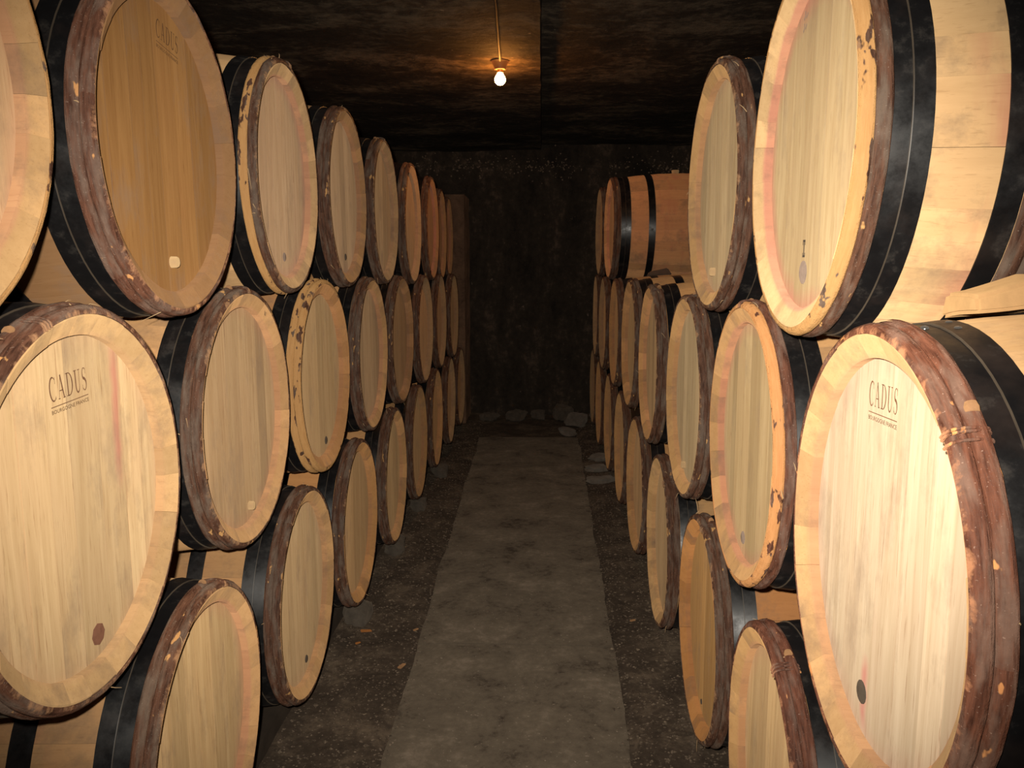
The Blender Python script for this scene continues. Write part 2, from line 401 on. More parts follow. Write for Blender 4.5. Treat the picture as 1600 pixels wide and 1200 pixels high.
def board(y0, y1, dt):
    g = 0.0005; y0 += g; y1 -= g; R = HEAD_R + 0.0035
    ys = lin(max(y0, -R + 1e-4), min(y1, R - 1e-4), 6)
    pts = [(y, math.sqrt(R * R - y * y)) for y in ys] + [(y, -math.sqrt(R * R - y * y)) for y in reversed(ys)]
    n = len(pts); cy = sum(p[0] for p in pts) / n
    V = [(-(HEAD_T + dt), cy + (y - cy) * 0.985, z * 0.998) for y, z in pts] + [(-(HEAD_T + dt + 0.0015), y, z) for y, z in pts] + [(-(HEAD_T + 0.018), y, z) for y, z in pts]
    F = [list(range(n)), [2 * n + i for i in range(n)]]
    for l in (0, 1):
        for i in range(n): F.append((l * n + i, l * n + (i + 1) % n, (l + 1) * n + (i + 1) % n, (l + 1) * n + i))
    return V, F
BOARDS, PANEL = [], []
for pat in range(3):
    ws = [rng.uniform(0.75, 1.35) for _ in range(8)]; s = sum(ws); y = -HEAD_R - 0.003; lst = []; allp = []
    for wv in ws:
        y1 = y + 2 * (HEAD_R + 0.003) * wv / s; vf = board(y, y1, rng.uniform(-0.0007, 0.0007))
        allp.append(vf); lst.append(mesh_from('head_board', *vf, 25)); y = y1
    BOARDS.append(lst); V, F = merge(allp); PANEL.append(mesh_from('head_panel', V, F, 25))
V, F = lathe_z([(HEAD_R + 0.001, -LEN + HEAD_T), (HEAD_R + 0.001, -LEN + HEAD_T + 0.018)], 40)
BACK_HEAD = mesh_from('back_head', [(z, x, y) for x, y, z in V], F)
# chestnut rod hoops: half round, knotty, wavering
def rod(tc, seed, wd=0.0108, ht=0.0125, n=84):
    prof = []; r0 = rout(min(tc, LEN - tc) if tc > 0.44 else tc)
    for j in range(9):
        a = PI * j / 8; prof.append((tc - wd * math.cos(a), rout(max(0, min(LEN, tc - wd * math.cos(a)))) + 0.0003 + ht * math.sin(a) ** 0.8))
    def wob(a, j):
        p = Vector((math.cos(a) * 2.5, math.sin(a) * 2.5, seed * 3.7)); q = Vector((math.cos(a) * 9, math.sin(a) * 9, seed * 1.7 + j * 0.35))
        lump = 0.0012 * noise.noise(p) + 0.0016 * noise.noise(q)
        return (0.0013 * noise.noise(p + Vector((0, 0, 9))), lump * (0 if j in (0, 8) else 1))
    V, F = ring(prof, n, wob); return mesh_from('chime_hoop', V, F, 60)
RODS1 = [rod(0.0118, k) for k in range(4)]; RODS2 = [rod(0.0330, 10 + k) for k in range(4)]
RODB1 = rod(LEN - 0.0118, 31); RODB2 = rod(LEN - 0.0330, 32)
RODM = [rod(0.232, 41, 0.012, 0.012), rod(0.256, 42, 0.012, 0.012)]
def band(t0, t1, lift0=0.0004, lift1=0.0018, n=72):
    ts = [t0, 0.5 * (t0 + t1), t1]
    prof = [(t, rout(t) + lift1) for t in ts] + [(t, rout(t) + lift0 - 0.001) for t in reversed(ts)]
    V, F = ring(prof, n); return mesh_from('steel_hoop', V, F, 40)
BAND = [band(0.0445, 0.074, 0.0002, 0.0012), band(0.0725, 0.103, 0.0002, 0.0032), band(0.206, 0.246, 0.0002, 0.0014)]
BAND_NARROW = [band(0.0445, 0.070, 0.0002, 0.0012), band(0.0685, 0.095, 0.0002, 0.0032), band(0.186, 0.218, 0.0002, 0.0014)]
BANDB = [band(LEN - 0.074, LEN - 0.0445, 0.0004, 0.0012), band(LEN - 0.103, LEN - 0.0725, 0.0002, 0.0032), band(LEN - 0.246, LEN - 0.206, 0.0002, 0.0014)]
def edge_ring(t):  # thin paler ring, the light line on the hoop edge put into colour
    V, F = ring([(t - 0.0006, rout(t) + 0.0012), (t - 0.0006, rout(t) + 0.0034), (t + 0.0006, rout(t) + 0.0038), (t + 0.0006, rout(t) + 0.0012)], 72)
    return mesh_from('hoop_edge_highlight', V, F, 40)
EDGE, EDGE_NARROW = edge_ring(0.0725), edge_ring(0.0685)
# willow lashing round the two rods, with the cut rod end standing out
def binding(a, seed):
    rg = random.Random(seed); parts = []
    for i in range(3):
        aa = a + (i - 1) * 0.022 + rg.uniform(-.006, .006); pts = []
        for k in range(13):
            ph = PI * k / 12; t = 0.0225 - 0.0245 * math.cos(ph); r = 0.300 + 0.0165 * math.sin(ph) ** 0.5 + 0.001
            pts.append((-t, r * math.cos(aa + 0.02 * (k / 12)), r * math.sin(aa + 0.02 * (k / 12))))
        parts.append(tube(pts, 0.0019, 5))
    return parts
def stub(a, t):
    pts = [(-t, (0.3135 + 0.004 * k) * math.cos(a + 0.035 * k), (0.3135 + 0.004 * k) * math.sin(a + 0.035 * k)) for k in (0, 0.5, 1.0)]
    return tube(pts, [0.0075, 0.008, 0.006], 9)
def cyl_x(y, z, r, t0, t1, n=14, tilt=0.0):
    V, F = lathe_z([(r * 0.99, 0), (r, 0.001), (r * 0.97, (t0 - t1) * 0.85), (r * 0.82, t0 - t1)], n)
    return [(-(t0) + zz, y + xx, z + yy + tilt * zz) for xx, yy, zz in V], F
# lettering, cut as flat strokes
def stroke(pts, ws):
    V, F = [], []
    for i, (x, y) in enumerate(pts):
        x0, y0 = pts[max(i - 1, 0)]; x1, y1 = pts[min(i + 1, len(pts) - 1)]
        dx, dy = x1 - x0, y1 - y0; l = math.hypot(dx, dy) or 1; w_ = (ws[i] if hasattr(ws, '__len__') else ws) / 2
        V += [(x - dy / l * w_, y + dx / l * w_), (x + dy / l * w_, y - dx / l * w_)]
    for i in range(len(pts) - 1): F.append((2 * i, 2 * i + 1, 2 * i + 3, 2 * i + 2))
    return V, F
def arc(cx, cy, rx, ry, a0, a1, n=18):
    return [(cx + rx * math.cos(math.radians(a0 + (a1 - a0) * i / n)), cy + ry * math.sin(math.radians(a0 + (a1 - a0) * i / n))) for i in range(n + 1)]
def bar(x0, y0, x1, y1): return [(x0, y0), (x1, y0), (x1, y1), (x0, y1)], [(0, 1, 2, 3)]
def glyph(ch):
    if ch == 'C':
        p = arc(0.40, 0.5, 0.36, 0.50, 48, 312, 24); wts = [0.035 + 0.085 * math.sin(PI * i / 24) ** 1.5 for i in range(25)]
        return [stroke(p, wts), bar(0.63, 0.70, 0.665, 1.0), bar(0.645, 0.02, 0.67, 0.18)], 0.80
    if ch == 'A':
        return [stroke([(0.08, 0), (0.37, 1.0)], 0.04), stroke([(0.36, 1.02), (0.66, 0)], 0.12), bar(0.18, 0.33, 0.55, 0.37), bar(0, 0, 0.2, 0.035), bar(0.54, 0, 0.80, 0.035)], 0.86
    if ch == 'D':
        p = [(0.14, 0.982)] + arc(0.30, 0.5, 0.42, 0.485, 90, -90, 20) + [(0.14, 0.018)]
        wts = [0.035] + [0.035 + 0.09 * math.sin(PI * i / 20) ** 1.5 for i in range(21)] + [0.035]
        return [bar(0.12, 0, 0.235, 1.0), stroke(p, wts), bar(0.0, 0.965, 0.3, 1.0), bar(0.0, 0, 0.3, 0.035)], 0.84
    if ch == 'U':
        p = [(0.18, 0.97), (0.18, 0.35)] + arc(0.40, 0.30, 0.22, 0.29, 180, 360, 14) + [(0.62, 0.97)]
        wts = [0.115, 0.115] + [0.115 - 0.075 * i / 14 for i in range(15)] + [0.04]
        return [stroke(p, wts), bar(0.02, 0.965, 0.34, 1.0), bar(0.50, 0.965, 0.74, 1.0)], 0.82
    if ch == 'S':
        p = arc(0.30, 0.74, 0.20, 0.25, 35, 250, 12)[:-1] + [(0.30, 0.52)] + arc(0.28, 0.25, 0.22, 0.25, 65, -145, 12)
        n = len(p); wts = [0.035 + 0.10 * math.exp(-((i - n / 2) / (n * 0.22)) ** 2) for i in range(n)]
        return [stroke(p, wts), bar(0.445, 0.72, 0.475, 1.0), bar(0.05, 0.0, 0.08, 0.26)], 0.62
def word(txt, h, gap=0.10, xs=0.85):
    parts = []; x = 0
    for ch in txt:
        ps, adv = glyph(ch)
        for v, f in ps: parts.append(([((x + px * xs) * h, py * h) for px, py in v], f))
        x += adv * xs + gap
    return parts, (x - gap) * h
def font_mesh(txt, size):
    cu_ = bpy.data.curves.new('t', 'FONT'); cu_.body = txt; cu_.size = size; cu_.resolution_u = 2
    to = bpy.data.objects.new('t', cu_); me = bpy.data.meshes.new_from_object(to)
    V = [(v.co.x, v.co.y) for v in me.vertices]; F = [list(p.vertices) for p in me.polygons]
    bpy.data.objects.remove(to); bpy.data.curves.remove(cu_); bpy.data.meshes.remove(me)
    return V, F
def face_mesh(name, parts, cy, cz_, ang, lift=0.0014):
    """flat print lying on the head: (u right, v up) -> local y, z"""
    V, F = merge(parts); ca, sa = math.cos(ang), math.sin(ang)
    V = [(-(HEAD_T - lift), cy + u * ca - v * sa, cz_ + u * sa + v * ca) for u, v in V]
    me = bpy.data.meshes.new(name); me.from_pydata(V, [], F); return me

def stamp(parent, roll_inv, y0, z0, width, ang, faint=False):
    h = 0.036 * width / 0.104
    parts, wd = word('CADUS', h); k = width / wd
    parts = [([(u * k, v) for u, v in V], F) for V, F in parts]
    obj('cooper_stamp', face_mesh('cooper_stamp', parts, y0, z0, ang), M_INK_FAINT if faint else M_INK, parent, (0, 0, BIL))
    ln = [bar(0, -0.0095, width, -0.0083)]
    obj('stamp_underline', face_mesh('stamp_underline', ln, y0, z0, ang), M_INK_FAINT if faint else M_INK, parent, (0, 0, BIL))
    V, F = font_mesh('BOURGOGNE FRANCE', 0.0085); xm = max(v[0] for v in V)
    V = [(v[0] * width / xm, v[1] - 0.0195) for v in V]
    obj('stamp_small_text', face_mesh('stamp_small_text', [(V, F)], y0, z0, ang), M_INK_FAINT, parent, (0, 0, BIL))

GROUP = 'wine barrels stacked along the cellar aisle'
def barrel(key, X, Y, Z, yaw, label, seed, head=(1, 1, 1), stv=(1, 1, 1), stain=0.2, detail=True, peel=(False, False), plug=None, hmat=None, bark=(1, 1, 1), bind=None, fibres=0, midrods=False, bung=False, rivets=()):
    rg = random.Random(seed); left = key[0] == 'L'
    root = obj('wine_barrel', None, None, None, (X, Y, Z + CAM_H - BIL), (0, 0, yaw + (0 if left else PI)))
    tag(root, label, 'barrel', GROUP)
    up = (0, 0, BIL); pat = rg.randrange(3); roll = rg.uniform(0, 2 * PI); hroll = rg.uniform(-0.06, 0.06)
    sc = (*stv, stain); hc = (*head, stain)
    if detail:
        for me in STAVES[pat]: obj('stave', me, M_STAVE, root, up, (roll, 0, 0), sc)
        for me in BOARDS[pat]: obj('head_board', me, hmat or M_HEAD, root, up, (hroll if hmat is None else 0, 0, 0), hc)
    else:
        obj('stave_ring', STAVE_RING[pat], M_STAVE, root, up, (roll, 0, 0), sc)
        obj('head_panel', PANEL[pat], M_HEAD, root, up, (hroll, 0, 0), hc)
    obj('back_head', BACK_HEAD, M_HEAD, root, up, (0, 0, 0), hc)
    bc = (*bark, 1)
    r1 = rg.uniform(0, 2 * PI)
    obj('chime_hoop', rg.choice(RODS1), M_PEEL if peel[0] else M_BARK, root, up, (r1, 0, 0), bc)
    obj('chime_hoop', rg.choice(RODS2), M_PEEL if peel[1] else M_BARK, root, up, (r1 + 1, 0, 0), bc)
    obj('chime_hoop', RODB1, M_BARK, root, up, (r1, 0, 0), bc); obj('chime_hoop', RODB2, M_BARK, root, up, (r1, 0, 0), bc)
    hoops = [obj('steel_hoop', me, M_BLACK, root, up, (r1, 0, 0)) for me in (BAND_NARROW if midrods else BAND) + BANDB]
    if detail: obj('hoop_edge_highlight', EDGE_NARROW if midrods else EDGE, M_EDGE, hoops[1], (0, 0, 0), (rg.uniform(-1, 1), 0, 0))
    if midrods:
        for me in RODM: obj('middle_rod_hoop', me, M_BARK, root, up, (r1, 0, 0), bc)
    for (ra, rt) in rivets:
        r_ = rout(rt) + 0.001; V, F = lathe_z([(0.0055, -0.001), (0.0055, 0.001), (0.004, 0.003), (0.0015, 0.0038)], 10)
        V = [(-rt + x, r_ * math.cos(ra) + z * math.cos(ra) - y * math.sin(ra), r_ * math.sin(ra) + z * math.sin(ra) + y * math.cos(ra)) for x, y, z in V]
        obj('rivet', mesh_from('rivet', V, F, 40), M_RIVET, hoops[0 if rt < 0.07 else 1 if rt < 0.15 else 2], (0, 0, 0), (-r1, 0, 0))
    if plug:
        y, z, r, kind = plug
        mt = {'pale': M_DOWEL, 'brown': M_PLUG_BROWN, 'dark': M_PLUG_DARK, 'grey': M_PLUG_GREY}[kind]
        t1 = HEAD_T - (0.013 if kind == 'pale' else 0.003)
        me = mesh_from('tap_plug', *cyl_x(y, z, r, HEAD_T + 0.006, t1, 8 if kind == 'brown' else 14), 40)
        obj('tap_plug', me, mt, root, up)
    if bind is not None:
        parts = binding(bind, seed)
        obj('hoop_binding', mesh_from('hoop_binding', *merge(parts), 60), M_BARK, root, up, (0, 0, 0), bc)
        st = stub(bind + 0.10, 0.0330)
        obj('rod_end', mesh_from('rod_end', *st, 70), M_CUT, root, up)
    if fibres:
        parts = []
        for _ in range(fibres):
            a = rg.choice((1.2, 1.5, 1.7, 2.0, 4.2, 5.0, 0.3, 2.9, 3.3, 6.0)) + rg.uniform(-0.35, 0.35); t = rg.uniform(0.004, 0.046); l = rg.uniform(0.010, 0.042); cv = rg.choice((-1, 1)) * rg.uniform(0.5, 2.2)
            pts = []
            for k in range(5):
                s = k / 4; r = 0.312 + l * s * 0.6
                pts.append((-t + 0.008 * s * cv, r * math.cos(a + cv * s * s * l * 2), r * math.sin(a + cv * s * l * 2) - 0.3 * l * s * s))
            parts.append(tube(pts, [0.0010, 0.0009, 0.0008, 0.0006, 0.0003], 4))
        tag(obj('loose_fibres', mesh_from('loose_fibres', *merge(parts), 60), M_FIBRE, root, up), kind='stuff')
    if bung:
        V, F = lathe_z([(0.021, 0), (0.024, 0.022), (0.0225, 0.0245)], 14)
        obj('bung', mesh_from('bung', [(x - LEN / 2 + 0.03, y, z + BIL - 0.004) for x, y, z in V], F, 40), M_DOWEL, root, up)
    return root

#      key: (X, Y, Z, yaw) from the camera's height
POS = {'LT0': [-0.692, 0.885, 0.214, 0.008],
 'LT1': [-0.69, 1.594, 0.215, 0.01], 'LT2': [-0.693, 2.318, 0.233, 0.026], 'LT3': [-0.691, 3.014, 0.234, 0.011], 'LT4': [-0.685, 3.709, 0.228, 0.007], 'LT5': [-0.677, 4.43, 0.21, 0.012], 'LT6': [-0.67, 5.17, 0.216, 0.011], 'LT7': [-0.699, 5.894, 0.207, 0.02], 'LT8': [-0.729, 6.607, 0.207, 0.015],
 'LM1': [-0.7, 1.242, -0.376, 0.009], 'LM2': [-0.703, 1.957, -0.37, 0.003], 'LM3': [-0.699, 2.665, -0.363, -0.006], 'LM4': [-0.684, 3.357, -0.367, 0.009], 'LM5': [-0.679, 4.055, -0.371, -0.007], 'LM6': [-0.67, 4.797, -0.376, 0.002], 'LM7': [-0.667, 5.525, -0.378, 0.011], 'LM8': [-0.658, 6.251, -0.386, 0.0],
 'LB1': [-0.675, 1.583, -0.974, 0.034], 'LB2': [-0.683, 2.323, -0.968, 0.018], 'LB3': [-0.677, 3.014, -0.970, 0.007], 'LB4': [-0.664, 3.709, -0.970, 0.015], 'LB5': [-0.662, 4.433, -0.968, 0.01], 'LB6': [-0.656, 5.159, -0.968, 0.014], 'LB7': [-0.646, 5.87, -0.974, 0.007], 'LB8': [-0.644, 6.589, -0.978, -0.005],
 'RT1': [0.426, 1.459, 0.192, -0.022], 'RT2': [0.431, 2.202, 0.194, 0.005], 'RT6': [0.418, 5.292, 0.22, 0.022], 'RT7': [0.41, 6.08, 0.23, 0.012],
 'RM1': [0.426, 1.081, -0.39, -0.02], 'RM2': [0.435, 1.823, -0.395, -0.008], 'RM3': [0.432, 2.543, -0.406, 0.001], 'RM4': [0.418, 3.275, -0.392, -0.009], 'RM5': [0.42, 4.042, -0.385, 0.004], 'RM6': [0.419, 4.846, -0.396, 0.0], 'RM7': [0.409, 5.609, -0.395, 0.005], 'RM8': [0.411, 6.385, -0.391, -0.007],
 'RB1': [0.422, 1.496, -1.010, -0.05], 'RB2': [0.438, 2.232, -1.015, -0.016], 'RB3': [0.426, 2.952, -1.007, -0.013], 'RB4': [0.428, 3.722, -1.007, 0.01], 'RB5': [0.433, 4.531, -1.010, -0.004], 'RB6': [0.428, 5.258, -1.009, 0.002], 'RB7': [0.421, 6.037, -1.010, 0.001], 'RB8': [0.424, 6.822, -1.006, 0.007]}
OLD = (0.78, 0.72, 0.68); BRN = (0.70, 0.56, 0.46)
SPEC = {
 'LT0': dict(label='yellowish barrel rim cut off by the left frame edge, nearest in left top row', head=(1.0, .9, .8), stv=(1.0, .92, .80), stain=.4, fibres=10, peel=(True, False)),
 'LT1': dict(label='dark orange-brown varnished barrel head with faint lettering, top row of left stack', head=(0.48, 0.33, 0.19), stv=(0.5, 0.4, 0.34), stain=.05, plug=(.009, -.211, .0115, 'pale'), fibres=6, bark=(1.2, 1.1, 1.1)),
 'LT2': dict(label='pale barrel with light peeled stripe around its rim, third in left top row', head=(.86, .76, .74), stv=(1.0, 0.92, 0.84), stain=.55, plug=(.008, -.213, .013, 'grey'), bind=1.5, fibres=8, peel=(False, True)),
 'LT3': dict(label='brown-rimmed barrel with small dark plug, fourth in left top row', head=(.84, .74, .70), stv=BRN, stain=.2, plug=(.036, -.208, .013, 'dark'), fibres=4),
 'LT4': dict(label='barrel fifth from the front in left top row', head=(.80, .70, .62), stv=OLD, stain=.15, fibres=5, bind=1.7),
 'LT5': dict(label='barrel sixth from the front in left top row', head=(0.72, 0.64, 0.56), stv=OLD, stain=.2),
 'LT6': dict(label='reddish-brown barrel seventh from the front in left top row', head=(0.7, 0.52, 0.42), stv=(0.78, 0.58, 0.48), stain=.6),
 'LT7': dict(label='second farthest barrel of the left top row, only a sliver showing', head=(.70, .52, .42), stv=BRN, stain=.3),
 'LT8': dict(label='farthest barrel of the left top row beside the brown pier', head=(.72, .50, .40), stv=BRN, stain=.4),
 'LM1': dict(label='large pale barrel with crisp dark lettering, nearest in left middle row', head=(1.04, .98, .88), stv=(1.08, 1.02, 0.92), stain=.12, plug=(.027, -.231, .019, 'brown'), hmat=M_HEAD_STREAK, fibres=8, bind=1.9, bark=(1.25, 1.2, 1.2)),
 'LM2': dict(label='barrel with pale protruding dowel low on its head, second in left middle row', head=(0.7, 0.62, 0.55), stv=(.98, .84, .72), stain=.25, plug=(.036, -.233, .0115, 'pale'), bind=1.55, fibres=8),
 'LM3': dict(label='barrel with torn orange strip on its rim hoop, third in left middle row', head=(0.8, 0.7, 0.58), stv=(.80, .60, .46), stain=.1, plug=(.058, -.229, .014, 'dark'), fibres=6, peel=(True, True)),
 'LM4': dict(label='barrel fourth from the front in left middle row', head=(0.72, 0.62, 0.56), stv=(.90, .74, .60), stain=.3, fibres=4),
 'LM5': dict(label='dark brown barrel head fifth from the front in left middle row', head=(0.55, 0.44, 0.36), stv=(.66, .52, .44), stain=.1, fibres=4),
 'LM6': dict(label='barrel sixth from the front in left middle row', head=(.82, .66, .54), stv=OLD, stain=.1),
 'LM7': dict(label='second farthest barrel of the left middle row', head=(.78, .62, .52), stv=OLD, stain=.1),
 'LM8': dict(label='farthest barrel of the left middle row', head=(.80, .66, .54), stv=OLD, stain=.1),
 'LB1': dict(label='barrel with grey-brown rim cut off at the bottom edge, nearest in left bottom row', head=(0.98, 0.88, 0.72), stv=(1.05, .92, .80), stain=.45, fibres=6, bind=1.3, bark=(1.4, 1.35, 1.3)),
 'LB2': dict(label='barrel with dark stain low on its greyish head, second in left bottom row', head=(.86, .78, .68), stv=(.96, .82, .68), stain=.15, plug=(.035, -.229, .012, 'dark'), fibres=6),
 'LB3': dict(label='orange-edged barrel above a grey stone block, third in left bottom row', head=(.80, .66, .52), stv=(.92, .70, .50), stain=.1, fibres=5),
 'LB4': dict(label='barrel fourth from the front in left bottom row', head=(.84, .72, .58), stv=(.95, .78, .62), stain=.15, fibres=3),
 'LB5': dict(label='barrel fifth from the front in left bottom row', head=(.82, .68, .54), stv=(.86, .70, .55), stain=.1),
 'LB6': dict(label='barrel sixth from the front in left bottom row', head=(.84, .66, .50), stv=(.86, .68, .52), stain=.1),
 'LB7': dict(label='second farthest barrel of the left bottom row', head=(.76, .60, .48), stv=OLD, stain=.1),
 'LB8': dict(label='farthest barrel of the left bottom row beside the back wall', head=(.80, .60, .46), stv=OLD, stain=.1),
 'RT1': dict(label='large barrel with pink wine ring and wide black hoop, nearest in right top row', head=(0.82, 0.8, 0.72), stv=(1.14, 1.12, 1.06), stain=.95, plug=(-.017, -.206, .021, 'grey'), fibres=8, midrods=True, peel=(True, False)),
 'RT2': dict(label='barrel with pale dowel and red-brown rim, second in right top row', head=(0.76, 0.74, 0.68), stv=(.92, .80, .64), stain=.25, plug=(-.045, -.214, .0115, 'pale'), fibres=8, bind=1.35),
 'RT6': dict(label='pinkish barrel with pale bung, its side showing beyond the gap in right top row', head=(.80, .62, .50), stv=(1.12, .86, .72), stain=.5, fibres=0, bung=True, detail=True, rivets=[(-0.05, 0.226)]),
 'RT7': dict(label='farthest barrel of the right top row', head=(.78, .60, .46), stv=OLD, stain=.1),
 'RM1': dict(label='large bright pale barrel with dark lettering, nearest in right middle row', head=(1.0, 1.03, 1.15), stv=(1.0, 0.9, 0.8), stain=.3, plug=(-.035, -.212, .017, 'dark'), hmat=M_HEAD_SEEP, fibres=6, bind=0.75, rivets=[(1.50, 0.058), (1.42, 0.087), (1.54, 0.093)], bark=(1.35, 1.1, 1.05)),
 'RM2': dict(label='barrel with pinkish inner rim, second in right middle row', head=(0.74, 0.7, 0.6), stv=(.90, .76, .62), stain=.6, plug=(-.024, -.228, .015, 'grey'), fibres=8, bind=1.6, peel=(True, False), bark=(1.2, 1.05, 1.05)),
 'RM3': dict(label='barrel with pale round dowel, third in right middle row', head=(0.76, 0.74, 0.68), stv=(.95, .80, .62), stain=.15, plug=(-.058, -.231, .0115, 'pale'), fibres=7, bind=1.4),
 'RM4': dict(label='barrel fourth from the front in right middle row', head=(0.7, 0.6, 0.5), stv=(.95, .74, .56), stain=.2, fibres=5, bind=1.2),
 'RM5': dict(label='barrel fifth from the front in right middle row', head=(.82, .70, .56), stv=(.88, .70, .54), stain=.1, fibres=4),
 'RM6': dict(label='barrel sixth from the front in right middle row', head=(.82, .68, .54), stv=(.88, .70, .54), stain=.1),
 'RM7': dict(label='second farthest barrel of the right middle row', head=(.82, .66, .52), stv=OLD, stain=.1),
 'RM8': dict(label='farthest barrel of the right middle row', head=(.78, .62, .48), stv=OLD, stain=.1),
 'RB1': dict(label='barrel with red-brown rim cut off at the bottom edge, nearest in right bottom row', head=(0.92, 0.82, 0.68), stv=(.98, .84, .66), stain=.3, fibres=6, bind=1.25, bark=(1.2, 1.0, 1.0)),
 'RB2': dict(label='deep orange barrel head with shiny black hoop, second in right bottom row', head=(.72, .54, .34), stv=(.88, .60, .38), stain=.05, plug=(-.021, -.24, .008, 'dark'), fibres=5, bind=1.4),
 'RB3': dict(label='pale-rimmed barrel with grey head, third in right bottom row', head=(.82, .72, .62), stv=(1.02, .90, .74), stain=.05, fibres=3, bind=1.0),
 'RB4': dict(label='barrel fourth from the front in right bottom row', head=(.84, .68, .54), stv=(.92, .74, .56), stain=.1, fibres=3),
 'RB5': dict(label='barrel fifth from the front in right bottom row', head=(.86, .72, .56), stv=(.95, .78, .60), stain=.1),
 'RB6': dict(label='barrel sixth from the front in right bottom row', head=(.82, .66, .52), stv=(.88, .72, .56), stain=.1),
 'RB7': dict(label='second farthest barrel of the right bottom row', head=(.86, .70, .54), stv=(.92, .74, .58), stain=.1),
 'RB8': dict(label='farthest barrel of the right bottom row beside the rubble', head=(.76, .60, .46), stv=OLD, stain=.1),
}
ROOT = {}
for i, (k, p) in enumerate(POS.items()):
    s = dict(SPEC[k]); s.setdefault('detail', p[1] < 4.15)
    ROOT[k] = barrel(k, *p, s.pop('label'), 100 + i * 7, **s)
stamp(ROOT['LM1'], 0, -0.055, 0.172, 0.104, 0.05)
stamp(ROOT['RM1'], 0, -0.073, 0.196, 0.097, 0.03)
stamp(ROOT['LT1'], 0, -0.004, 0.207, 0.095, -0.12, True)
# burnt-in marks on the nearest right top barrel
def mark_I(h):
    w_ = h * 0.5
    return [bar(-w_ * 0.17, -h / 2, w_ * 0.17, h / 2), bar(-w_ * .5, h / 2 - h * .12, w_ * .5, h / 2), bar(-w_ * .5, -h / 2, w_ * .5, -h / 2 + h * .12),
            bar(-w_ * .5, h / 2 - h * .3, -w_ * .3, h / 2 - h * .10), bar(w_ * .3, h / 2 - h * .3, w_ * .5, h / 2 - h * .10), bar(-w_ * .5, -h / 2 + h * .1, -w_ * .3, -h / 2 + h * .26), bar(w_ * .3, -h / 2 + h * .1, w_ * .5, -h / 2 + h * .26)]
obj('branded_mark', face_mesh('branded_mark', mark_I(0.030), -0.017, -0.165, 0.0), M_PLUG_DARK, ROOT['RT1'], (0, 0, BIL))
p1 = [stroke([(0, 0), (0.006, 0.006), (0.003, 0.014)], 0.004), stroke([(0.012, 0.004), (0.018, 0.012)], 0.004), stroke([(-0.001, 0.020), (0.006, 0.026), (0.004, 0.034)], 0.0045), stroke([(0.012, 0.022), (0.02, 0.03)], 0.004)]
obj('worn_mark', face_mesh('worn_mark', p1, -0.086, 0.212, -0.15), M_PLUG_GREY, ROOT['RT1'], (0, 0, BIL))
p2 = [bar(0, 0, 0.0035, 0.016), bar(0.007, 0.001, 0.0105, 0.017)]
obj('tally_mark', face_mesh('tally_mark', [stroke([(0, 0), (0.003, 0.016)], 0.003), stroke([(0.007, 0), (0.01, 0.016)], 0.003)], 0.136, 0.240, -0.2, 0.0262), M_PLUG_DARK, ROOT['LM2'], (0, 0, BIL))

# ------------------------------------------------------------------ supports
def block(V8, bev=0.006, seed=0, amp=0.003, cuts=4):
    bm = bmesh.new(); vs8 = [bm.verts.new(v) for v in V8]
    for f in ((0, 1, 2, 3), (4, 5, 6, 7), (0, 1, 5, 4), (1, 2, 6, 5), (2, 3, 7, 6), (3, 0, 4, 7)): bm.faces.new([vs8[i] for i in f])
    bmesh.ops.recalc_face_normals(bm, faces=bm.faces)
    bmesh.ops.bevel(bm, geom=bm.edges[:], offset=bev, segments=2, affect='EDGES')
    bmesh.ops.subdivide_edges(bm, edges=[e for e in bm.edges if e.calc_length() > 0.02], cuts=cuts, use_grid_fill=True)
    for v in bm.verts: v.co += amp * noise.noise_vector(v.co * 18 + Vector((seed, 0, 0)))
    me = bpy.data.meshes.new('block'); bm.to_mesh(me); bm.free()
    me.polygons.foreach_set('use_smooth', [True] * len(me.polygons)); me.set_sharp_from_angle(angle=math.radians(40)); return me
def rail(x0, x1, y0, y1, top, label, seed):
    V, F = [], []; n = 60
    prof = [(x0, -0.01), (x0, top - 0.008), (x0 + 0.008, top), (x1 - 0.008, top), (x1, top - 0.008), (x1, -0.01)]
    for i in range(n + 1):
        y = y0 + (y1 - y0) * i / n; dx = 0.006 * noise.noise(Vector((seed, y * 2.3, 0)))
        for j, (x, z) in enumerate(prof): V.append((x + dx + 0.003 * noise.noise(Vector((j, y * 6, seed))), y, z - (abs(0.003 * noise.noise(Vector((j, y * 5, seed + 4)))) if z > 0 else 0)))
    k = len(prof)
    for i in range(n):
        for j in range(k): F.append((i * k + j, i * k + (j + 1) % k, (i + 1) * k + (j + 1) % k, (i + 1) * k + j))
    F.append(list(range(k))); F.append([n * k + j for j in range(k)])
    o = obj('support_rail', mesh_from('support_rail', V, F, 30), M_RAIL); tag(o, label, 'rail', 'rails under the barrel stacks'); return o
rail(-0.90, -0.775, 1.05, 6.98, 0.059, 'dark damp timber rail on the floor under the left bottom barrels, aisle side', 1)
rail(-1.46, -1.34, 1.05, 6.98, 0.059, 'dark timber rail under the wall ends of the left bottom barrels', 2)
rail(0.54, 0.66, 1.05, 7.2, 0.024, 'thin dark timber rail on the floor under the right bottom barrels, aisle side', 3)
rail(1.08, 1.20, 1.05, 7.2, 0.024, 'thin dark timber rail under the wall ends of the right bottom barrels', 4)

